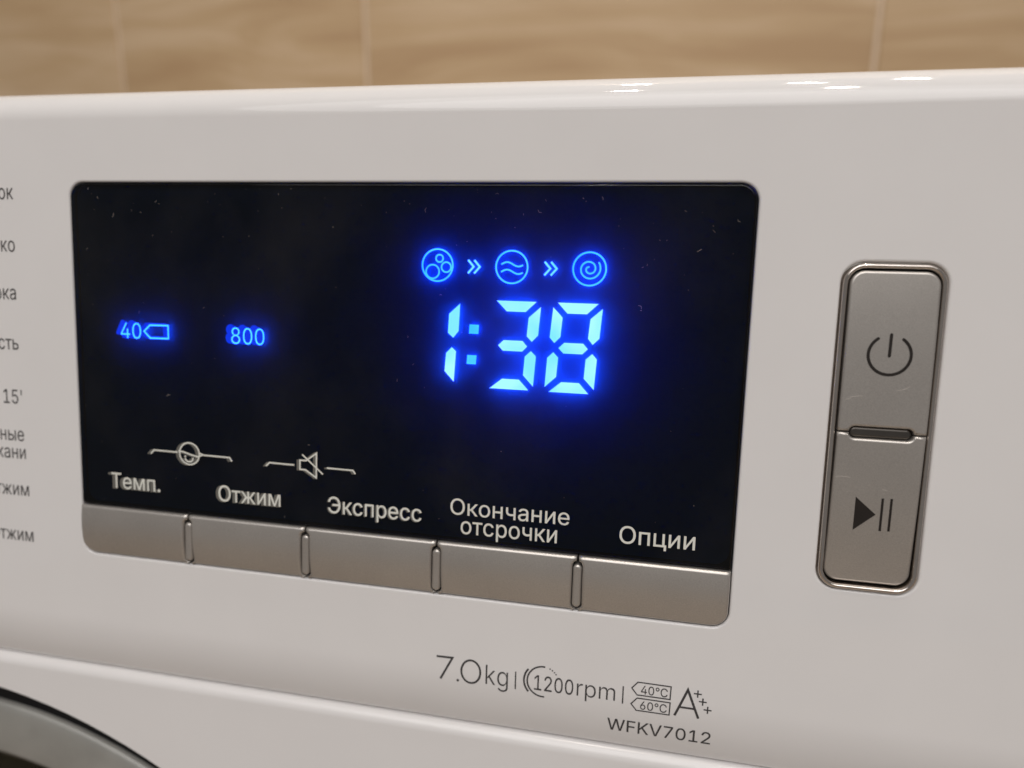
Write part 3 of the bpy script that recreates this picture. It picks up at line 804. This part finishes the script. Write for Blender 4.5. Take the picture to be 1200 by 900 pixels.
# --- display window: smoked cover glass, blue figures floating above a diffuser, black housing
D_OUT = rrect(0.0, 129.9, -64.75, 0.0, (0.0, 0.0, 2.8, 2.8))
mb = MB()
plate(mb, D_OUT, 0.12, 0.32, -1.2)
disp = mb.build('display_window', M_GLASS, root)
mb = MB()
box(mb, -0.15, 130.05, -75.4, 0.15, -13.0, -12.0)
for (a0, a1, b0_, b1_) in ((-0.2, 0.1, -75.4, 0.2), (129.8, 130.1, -75.4, 0.2), (0.1, 129.8, -0.1, 0.2), (0.1, 129.8, -75.4, -64.7)):
    box(mb, a0, a1, b0_, b1_, -12.0, -1.3)
mb.build('housing', M_BLACK, disp)
mb = MB()
cap(mb, rrect(0.2, 129.7, -64.6, -0.2, 2.6), -9.0)
mb.build('backing', M_BACK, disp)
mb = MB()
cap(mb, rrect(0.3, 129.6, -64.5, -0.3, 2.5), -1.35)
mb.build('diffuser', M_FILM, disp)

ZD = -0.55


def deep(pts, z=ZD):
    """Where points seen on the glass lie at depth z behind it."""
    k = (CAM[2] - z) / CAM[2]
    return [(CAM[0] + (u - CAM[0]) * k, CAM[1] + (v - CAM[1]) * k) for u, v in pts]


SEGMENTS = (
    # one, upper and lower
    ((80.46, -20.88), (80.28, -25.75), (79.31, -27.0), (78.30, -26.15), (78.45, -22.73)),
    ((79.09, -28.72), (79.88, -29.42), (79.58, -34.97), (77.8, -33.07), (78.03, -29.8)),
    # three
    ((87.15, -20.09), (94.30, -20.09), (92.40, -21.93), (89.00, -21.93)),
    ((95.10, -20.95), (94.75, -25.95), (93.66, -27.11), (92.72, -26.17), (92.97, -22.88)),
    ((88.59, -27.02), (92.01, -27.02), (92.87, -27.98), (92.01, -28.90), (88.50, -28.90), (87.62, -27.98)),
    ((93.57, -28.75), (94.50, -29.65), (94.16, -35.03), (92.3, -33.11), (92.50, -29.75)),
    ((88.50, -33.92), (91.60, -33.92), (93.35, -35.75), (86.25, -35.75)),
    # eight
    ((98.03, -20.09), (105.10, -20.09), (103.15, -21.93), (99.75, -21.93)),
    ((97.26, -20.92), (98.96, -22.65), (98.70, -26.05), (97.66, -27.14), (96.81, -26.20)),
    ((105.85, -20.92), (105.48, -26.05), (104.37, -27.16), (103.52, -26.15), (103.80, -22.75)),
    ((99.42, -27.02), (102.74, -27.02), (103.58, -27.94), (102.65, -28.88), (99.32, -28.88), (98.43, -27.98)),
    ((97.56, -28.75), (98.46, -29.65), (98.22, -33.08), (96.23, -34.95), (96.52, -29.75)),
    ((104.37, -28.75), (105.22, -29.65), (104.91, -35.0), (103.08, -33.11), (103.28, -29.75)),
    ((99.15, -33.94), (102.30, -33.94), (104.0, -35.78), (96.97, -35.78)),
)
for s in SEGMENTS:
    mb = MB()
    cap(mb, ccw(deep(s)), ZD)
    mb.build('segment', M_DIGIT, disp)
for s in (((82.28, -24.5), (84.02, -24.5), (83.95, -26.13), (82.20, -26.13)),
          ((82.0, -29.98), (83.72, -29.98), (83.62, -31.6), (81.89, -31.6))):
    mb = MB()
    cap(mb, ccw(deep(s)), ZD)
    mb.build('colon_dot', M_COLON, disp)


def icon(name, m, lines, label=None, w=0.30):
    mb = MB()
    for pts, closed in lines:
        stroke(mb, deep(pts), w, ZD, closed)
    o = mb.build(name, m, disp)
    if label:
        o['label'] = label
    return o


def circle_icon(c):
    return (ring(c, 2.82, 56), True)


c1, c2, c3 = (76.1, -14.18), (89.65, -14.2), (103.25, -14.2)
icon('icon', M_ICON, [circle_icon(c1), (ring((76.45, -12.98), 0.66, 24), True), (ring((75.2, -15.33), 1.22, 32), True), (ring((77.72, -14.5), 0.88, 28), True)],
     'lit blue circle holding three bubbles')
wv = [[(87.75 + 3.9 * i / 24, vv + 0.36 * sin(i / 24 * 2 * pi * 0.98 - 0.15)) for i in range(25)] for vv in (-13.72, -15.02)]
icon('icon', M_ICON, [circle_icon(c2), (wv[0], False), (wv[1], False)], 'lit blue circle holding two waves')
sp = []
for i in range(70):
    t = i / 69
    a = radians(38) - (1 - t) * 2 * pi * 1.85
    r = 0.28 + 1.68 * t ** 0.9
    sp.append((c3[0] + r * cos(a) - 0.02, c3[1] + r * sin(a) * 0.97))
icon('icon', M_ICON, [circle_icon(c3), (sp, False)], 'lit blue circle holding a spiral')
for u in (81.75, 95.45):
    icon('chevron', M_ARROW, [([(u + d, -13.15), (u + d + 1.02, -14.3), (u + d, -15.47)], False) for d in (0, 1.12)], w=0.36)

mb = MB()
q0, q1 = deep([(10.45, -30.05), (15.05, -26.95)])
text(mb, '40', q0[0], q1[0], q0[1], q1[1] - q0[1], ZD, -6)
mb.build('lit_figures', M_SMALL, disp, label='lit blue figures reading 40')
TAG = [(15.75, -28.5), (17.1, -27.25), (21.15, -27.2), (21.15, -29.75), (17.1, -29.8)]
icon('icon', M_SMALL, [(TAG, True)], 'lit blue outline of a tag pointing left', 0.30)
mb = MB()
q0, q1 = deep([(34.9, -30.1), (41.9, -26.95)])
text(mb, '800', q0[0], q1[0], q0[1], q1[1] - q0[1], ZD, -6)
mb.build('lit_figures', M_SMALL, disp, label='lit blue figures reading 800')
# dim glowing copies of the figures, offset to paint in their ghost image
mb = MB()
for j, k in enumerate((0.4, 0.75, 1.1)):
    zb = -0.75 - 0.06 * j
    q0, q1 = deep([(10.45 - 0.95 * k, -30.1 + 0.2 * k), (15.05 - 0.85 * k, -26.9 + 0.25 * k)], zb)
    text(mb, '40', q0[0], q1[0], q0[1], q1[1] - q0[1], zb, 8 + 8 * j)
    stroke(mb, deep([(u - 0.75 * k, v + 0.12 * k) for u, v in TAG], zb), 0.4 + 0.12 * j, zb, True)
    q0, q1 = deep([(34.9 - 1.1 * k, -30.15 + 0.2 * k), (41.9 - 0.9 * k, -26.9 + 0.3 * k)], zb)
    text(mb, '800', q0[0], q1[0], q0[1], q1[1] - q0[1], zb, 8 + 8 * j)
mb.build('figure_ghost_glow', M_GHOSTGLOW, disp, kind='stuff')

# printed labels on the glass
ZL = 0.16


def face_lines(du=0.0, dv=0.0):
    c = (25.37 + du, -52.45 + dv)
    L = [([(16.6, -53.1), (17.35, -52.3), (22.7, -52.35)], False), ([(28.5, -52.5), (34.25, -52.55), (34.75, -53.3)], False),
         (ring(c, 2.2, 40), True),
         ([(22.9, -52.05), (24.2, -52.2), (25.6, -52.6), (27.2, -52.95), (28.45, -52.45), (27.5, -52.15)], False),
         (arc((25.3, -53.15), 0.95, pi * 1.1, pi * 1.92, 14), False)]
    return [([(u + (du if k != 2 else 0), v + (dv if k != 2 else 0)) for u, v in p], cl) for k, (p, cl) in enumerate(L)]


def speaker_lines(du=0.0, dv=0.0):
    L = [([(42.1, -53.6), (42.85, -52.85), (48.1, -52.9)], False), ([(54.9, -52.95), (60.2, -52.98), (60.7, -53.65)], False),
         ([(49.3, -51.85), (50.6, -51.85), (52.75, -50.25), (52.7, -55.05), (50.45, -53.65), (49.3, -53.65)], True)]
    R = [([(u + du, v + dv) for u, v in p], cl) for p, cl in L]
    return R


LABELS = (
    ('Темп.', 7.2, 18.5, -60.93, 3.2, 0.75),
    ('Отжим', 31.65, 45.15, -61.5, 3.2, 0.6),
    ('Экспресс', 55.15, 74.0, -61.68, 3.2, 0.25),
    ('Окончание', 79.55, 101.7, -59.62, 3.02, 0.0),
    ('отсрочки', 81.6, 99.58, -63.15, 3.2, 0.0),
    ('Опции', 110.65, 123.68, -61.9, 3.15, 0.0),
)
mg = MB()  # grey copies of the print, painting in its ghost reflection in the glass
for s, u0, u1, b, h, gh in LABELS:
    mb = MB()
    text(mb, s, u0, u1, b, h, ZL, 3)
    mb.build('printed_label', M_LABEL, disp, label='pale printed word ' + s.strip('.'))
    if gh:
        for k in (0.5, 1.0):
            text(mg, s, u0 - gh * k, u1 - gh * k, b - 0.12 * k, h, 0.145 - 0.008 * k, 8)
for fn, gh, lab in ((face_lines, 0.7, 'pale line symbol of a smiling child face'), (speaker_lines, 0.55, 'pale line symbol of a muted loudspeaker')):
    mb = MB()
    for i, (pts, closed) in enumerate(fn()):
        stroke(mb, pts, 0.30, ZL + 0.008 * i, closed)
    if fn is face_lines:
        disc(mb, (24.45, -53.05), 0.2, ZL + 0.06)
        disc(mb, (26.15, -53.35), 0.2, ZL + 0.06)
    else:
        stroke(mb, [(49.8, -50.7), (54.1, -54.25)], 0.3, ZL + 0.05)
    mb.build('printed_symbol', M_LABEL, disp, label=lab)
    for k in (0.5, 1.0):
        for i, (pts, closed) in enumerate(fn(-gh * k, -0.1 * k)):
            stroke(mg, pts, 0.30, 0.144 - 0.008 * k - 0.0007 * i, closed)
mg.build('label_ghost_copies', M_LABELGHOST, disp, kind='stuff')

# --- option buttons with pill shaped dividers between them
PILLS = (24.9, 50.5, 77.1, 103.55)
BT, BB = -65.05, -75.25


def notch(uc, side):
    """Side of a button at a divider, from top to bottom; side = -1 for the button left of it."""
    g0, g1 = 0.18, 0.93
    P = [(uc + side * g0, BT), (uc + side * g0, -66.0)]
    for i in range(1, 7):
        a = i / 6 * pi / 2
        P.append((uc + side * (g0 + (g1 - g0) * sin(a)), -66.0 - 0.95 * (1 - cos(a))))
    for i in range(0, 7):
        a = i / 6 * pi / 2
        P.append((uc + side * (g0 + (g1 - g0) * cos(a)), -74.15 - 0.8 * sin(a)))
    P.append((uc + side * g0, BB))
    return P


def corner(uc, vc, r, a0, a1, n=8):
    return [(uc + r * cos(a0 + (a1 - a0) * i / n), vc + r * sin(a0 + (a1 - a0) * i / n)) for i in range(n + 1)]


for i in range(5):
    left = notch(PILLS[i - 1], 1) if i else [(0.0, BT)] + corner(2.8, BB + 2.8, 2.8, pi, 1.5 * pi)
    right = notch(PILLS[i], -1) if i < 4 else [(129.9, BT)] + corner(129.9 - 2.8, BB + 2.8, 2.8, 0, -0.5 * pi)
    mb = MB()
    crowned(mb, left + right[::-1], 0.40, 0.50, -2.0, lambda v: 0.55 * (1 - ((v + 69.0) / 5.1) ** 2))
    mb.build('option_button', M_SILVER, root)
for uc in PILLS:
    mb = MB()
    plate(mb, rrect(uc - 0.82, uc + 0.82, -74.6, -66.6, 0.8), 0.62, 0.5, -2.0, 6)
    mb.build('divider', M_SILVER, root)

# --- power and start buttons in a bright bezel
PO = rrect(143.8, 159.1, -65.95, -12.2, 3.3, 10)
PI_ = inset(PO, 1.12)
mb = MB()
loops = []
for i in range(13):
    a = pi * i / 12
    d = 0.40 * (1 - cos(a))
    loops.append(lift(inset(PO, d), 0.0 + 0.45 * sin(a)))
loops = [lift(PO, -2.0)] + loops + [lift(inset(PO, 0.80), -2.0)]
bridge(mb, loops, True)
mb.build('button_bezel', M_CHROME, root)
mb = MB()
cap(mb, inset(PO, 0.75), -1.7)
mb.build('bezel_floor', M_DARK, root)
U0, U1, VT, VB, VS = 144.82, 158.12, -13.35, -64.85, -39.28
SL0, SL1, SH = 146.5, 156.35, 0.98


def half_slot(sign):
    """Edge towards the slot between the two buttons, left to right; sign = 1 above it."""
    e = VS + sign * 0.1
    P = [(U0, e), (SL0 + 0.1, e)]
    for i in range(1, 9):
        a = i / 8 * pi / 2
        P.append((SL0 + 0.1 + SH * (1 - cos(a)), e + sign * (SH - 0.1) * sin(a)))
    for i in range(8, 0, -1):
        a = i / 8 * pi / 2
        P.append((SL1 - 0.1 - SH * (1 - cos(a)), e + sign * (SH - 0.1) * sin(a)))
    P += [(SL1 - 0.1, e), (U1, e)]
    return P


r = 2.3
pw = half_slot(1) + corner(U1 - r, VT - r, r, 0, pi / 2, 10) + corner(U0 + r, VT - r, r, pi / 2, pi, 10)
mb = MB()
HUMP = lambda v: 0.85 - 1.15 * ((v + 32.0) / 25.6) ** 2 * 0.75
crowned(mb, pw, 0.0, 0.42, -1.6, HUMP)
power = mb.build('power_button', M_SILVER, root)
st = half_slot(-1)[::-1] + corner(U0 + r, VB + r, r, pi, 1.5 * pi, 10) + corner(U1 - r, VB + r, r, 1.5 * pi, 2 * pi, 10)
mb = MB()
crowned(mb, st, 0.0, 0.42, -1.6, HUMP)
start = mb.build('start_button', M_SILVER, root)
mb = MB()
plate(mb, rrect(SL0 + 0.2, SL1 - 0.2, VS - 0.93, VS + 0.93, 0.9), 0.15, 0.5, -1.6, 5)
mb.build('slot_insert', plain('dark_insert', (0.11, 0.10, 0.09), 0.3, metal=0.8), root)
ZS = lambda u, v: HUMP(v) + 0.03
K = (CAM[2] - 0.85) / CAM[2]
on_top = lambda pts: [(CAM[0] + (u - CAM[0]) * K, CAM[1] + (v - CAM[1]) * K) for u, v in pts]
mb = MB()
stroke(mb, on_top(arc((151.72, -26.62), 3.17, radians(90 + 36), radians(90 + 324), 50)), 0.48, ZS, False, True)
stroke(mb, on_top([(151.75, -23.35), (151.7, -26.75)]), 0.48, lambda u, v: ZS(u, v) + 0.004, False, True)
mb.build('power_symbol', M_INKSYM, power)
mb = MB()
mb.add([(u, v, ZS(u, v)) for u, v in ccw(on_top([(148.8, -50.2), (152.1, -53.0), (148.85, -55.97)]))], [(0, 1, 2)])
stroke(mb, on_top([(152.93, -50.15), (153.0, -55.75)]), 0.38, ZS)
stroke(mb, on_top([(154.27, -50.1), (154.33, -55.7)]), 0.38, ZS)
mb.build('start_symbol', M_INKSYM, start)

# --- print on the white plastic
for s, rt, b in (('Хлопок', -13.5, -3.15), ('Эко', -13.72, -13.59), ('Стирка', -14.05, -23.28), ('Шерсть', -14.05, -33.62),
                 ("Быстро 15'", -13.85, -44.95), ('Нежные', -13.84, -52.87), ('ткани', -13.64, -56.7), ('Отжим', -13.28, -64.7), ('Отжим', -12.75, -74.68)):
    mb = MB()
    text(mb, s, 0, 0, b, 2.95, ink, 0, right=rt, condense=0.82)
    mb.build('printed_label', M_INK, root, label='grey printed programme name ' + s)

mb = MB()
stroke(mb, [(77.45, -87.78), (80.6, -87.7), (78.28, -92.25)], 0.40, ink)
disc(mb, (81.72, -92.1), 0.26, ink(0, -92.3))
stroke(mb, ring((84.25, -90.0), 1.85, 44, 2.28), 0.38, ink, True)
text(mb, 'kg', 87.15, 91.45, -92.05, 3.95, ink, -6)
mb.build('printed_label', M_INK, root, label='grey printed 7.0kg')
mb = MB()
stroke(mb, [(92.9, -88.7), (92.9, -92.2)], 0.24, ink)
stroke(mb, [(112.78, -88.6), (112.78, -92.0)], 0.24, ink)
mb.build('printed_bar', M_INK, root)
mb = MB()
stroke(mb, arc((98.1, -90.0), 2.98, radians(84), radians(276), 40), 0.3, ink)
stroke(mb, arc((97.9, -90.0), 2.75 + 0.65, radians(140), radians(222), 24), 0.34, lambda u, v: ink(u, v) + .01)
for k, a in enumerate((66, 56, 46, 37)):
    disc(mb, (98.1 + 2.98 * cos(radians(a)), -90.0 + 2.98 * sin(radians(a))), 0.14, 0.06)
mb.build('printed_symbol', M_INK, root, label='grey printed spin arc')
mb = MB()
text(mb, '1200', 96.45, 103.75, -91.75, 2.95, ink, 1)
text(mb, 'rpm', 104.4, 111.4, -91.72, 3.25, ink, -5)
mb.build('printed_label', M_INK, root, label='grey printed 1200rpm')
mb = MB()
for (t0, t1, t2, s, b) in ((-88.7, -87.45, -89.9, '40°C', -89.6), (-91.75, -90.5, -92.95, '60°C', -92.62)):
    stroke(mb, [(114.3, t0), (115.35, t1), (121.18, t1 - 0.02), (121.12, t2), (115.3, t2)], 0.22, ink, True)
    text(mb, s, 115.95, 120.65, b, 1.62, lambda u, v: ink(u, v) + .01, 2)
mb.build('printed_symbol', M_INK, root, label='two grey printed tags reading 40°C and 60°C')
mb = MB()
stroke(mb, [(122.05, -92.85), (124.12, -87.6), (126.2, -92.82)], 0.42, ink)
stroke(mb, [(122.75, -91.05), (125.5, -91.05)], 0.36, lambda u, v: ink(u, v) + .01)
for (u, v) in ((125.84, -88.13), (126.78, -89.5), (127.69, -90.93)):
    stroke(mb, [(u - 0.68, v), (u + 0.68, v)], 0.24, ink)
    stroke(mb, [(u, v - 0.68), (u, v + 0.68)], 0.24, lambda a, b: ink(a, b) + .01)
mb.build('printed_label', M_INK, root, label='grey printed A with three plus signs')
mb = MB()
text(mb, 'WFKV7012', 110.2, 128.6, -98.0, 2.6, ink, 3)
mb.build('printed_label', M_INK, root, label='grey printed WFKV7012')

# --- lower front with the round door opening
WF = -1.3
V_F = -102.0
DC, DR = (-44.1, -243.1), 134.3
mb = MB()
hole = [(DC[0] + DR * cos(2 * pi * i / 160), DC[1] + DR * sin(2 * pi * i / 160)) for i in range(160)]
cap(mb, [(ML, -800), (MR, -800), (MR, V_F - 2.4), (ML, V_F - 2.4)], WF, [hole])
lip = []
for i in range(17):
    a = pi / 2 * i / 16
    lip.append((V_F - 2.4 + 2.4 * sin(a), WF - 2.4 + 2.4 * cos(a)))
extrude(mb, lip)
extrude(mb, [lip[-1], (lip[-1][0], WF - 9)], False)
ringloop = lambda rr, w: [(DC[0] + rr * cos(2 * pi * k / 160), DC[1] + rr * sin(2 * pi * k / 160), w) for k in range(160)]
bridge(mb, [ringloop(DR, WF)[::-1], ringloop(DR - 0.3, WF - 0.3)[::-1], ringloop(DR - 0.3, WF - 14)[::-1]], False)
mb.build('front_panel', M_ENAMEL, root)
# door: grey rim and a dark glass bowl
mb = MB()
prof = [(125.2, -20), (125.2, -8.4), (124.9, -7.8), (124.2, -7.45), (123.0, -7.3), (113.2, -7.4), (112.2, -7.8), (111.7, -8.8), (111.5, -12)]
bridge(mb, [ringloop(a, b) for a, b in prof], True)
door = mb.build('door', M_RIM, root)
mb = MB()
prof = [(111.6, -9.0), (110.5, -9.4), (109, -10), (104, -20), (90, -32), (60, -42), (20, -46), (1, -46)]
bridge(mb, [ringloop(a, b) for a, b in prof], True)
mb.build('door_glass', M_DOORGLASS, door)
mb = MB()
bridge(mb, [ringloop(DR - 0.35, -8.8), ringloop(125.0, -8.8)], False)
mb.build('door_gasket', M_BLACK, door)
# cabinet body and lid behind the front
y0, y1 = 0.045, 0.44
x0, x1 = ORIGIN.x + ML * 0.001 + 0.001, ORIGIN.x + MR * 0.001 - 0.001
mb = MB()
box(mb, x0, x1, y0 + 0.07, y1, 0.02, 0.838)
mb.build('cabinet', M_CABINET, root, mm=False)
# dark liner behind the seam between panel and front
mb = MB()
box(mb, ML + 2, MR - 2, -112, -95, -9.5, -8.2)
mb.build('seam_liner', M_DARK, root)

# --- specks of dust on the glass and the buttons
mb = MB()
for _ in range(110):
    if random.random() < 0.5:
        u, v = random.uniform(1, 129), -0.6 - abs(random.gauss(0, 7))
    else:
        u, v = random.uniform(1, 129), random.uniform(-64, -1)
    if v < -64:
        continue
    s = random.choice((0.05, 0.07, 0.09, 0.13))
    a = random.uniform(0, pi)
    n = random.choice((3, 4, 4))
    if n == 3:
        pts = [(u + s * cos(a + t), v + s * sin(a + t)) for t in (0, 2.1, 4.0)]
        mb.add(lift(pts, 0.14 + 0.001 * random.random()), [(0, 1, 2)])
    else:
        k = random.choice((1.2, 1.6, 2.0, 3.5))
        c = random.uniform(-0.7, 0.7)
        p = [(u, v), (u + k * s * cos(a), v + k * s * sin(a)), (u + 1.8 * k * s * cos(a + c), v + 1.8 * k * s * sin(a + c))]
        stroke(mb, p, s * 0.5, 0.14 + 0.001 * random.random())
mb.build('dust', M_DUST, disp, kind='stuff')

# --- small scratches on the power and start buttons
mb = MB()
for pts in ([(146.2, -33.6), (147.3, -33.35), (148.1, -33.3)], [(145.6, -34.0), (146.3, -33.75)], [(153.0, -32.2), (154.1, -31.9), (154.9, -31.4)]):
    stroke(mb, pts, 0.055, ZS)
mb.build('scratches', M_SCRATCH, power, kind='stuff')
mb = MB()
for pts in ([(145.3, -46.9), (146.0, -46.7), (147.4, -46.8)], [(150.2, -47.9), (150.5, -47.8)], [(147.0, -49.2), (147.3, -49.3)], [(152.4, -48.4), (153.3, -48.6)], [(156.3, -57.2), (156.5, -57.4)]):
    stroke(mb, pts, 0.06, ZS)
mb.build('scratches', M_SCRATCH, start, kind='stuff')
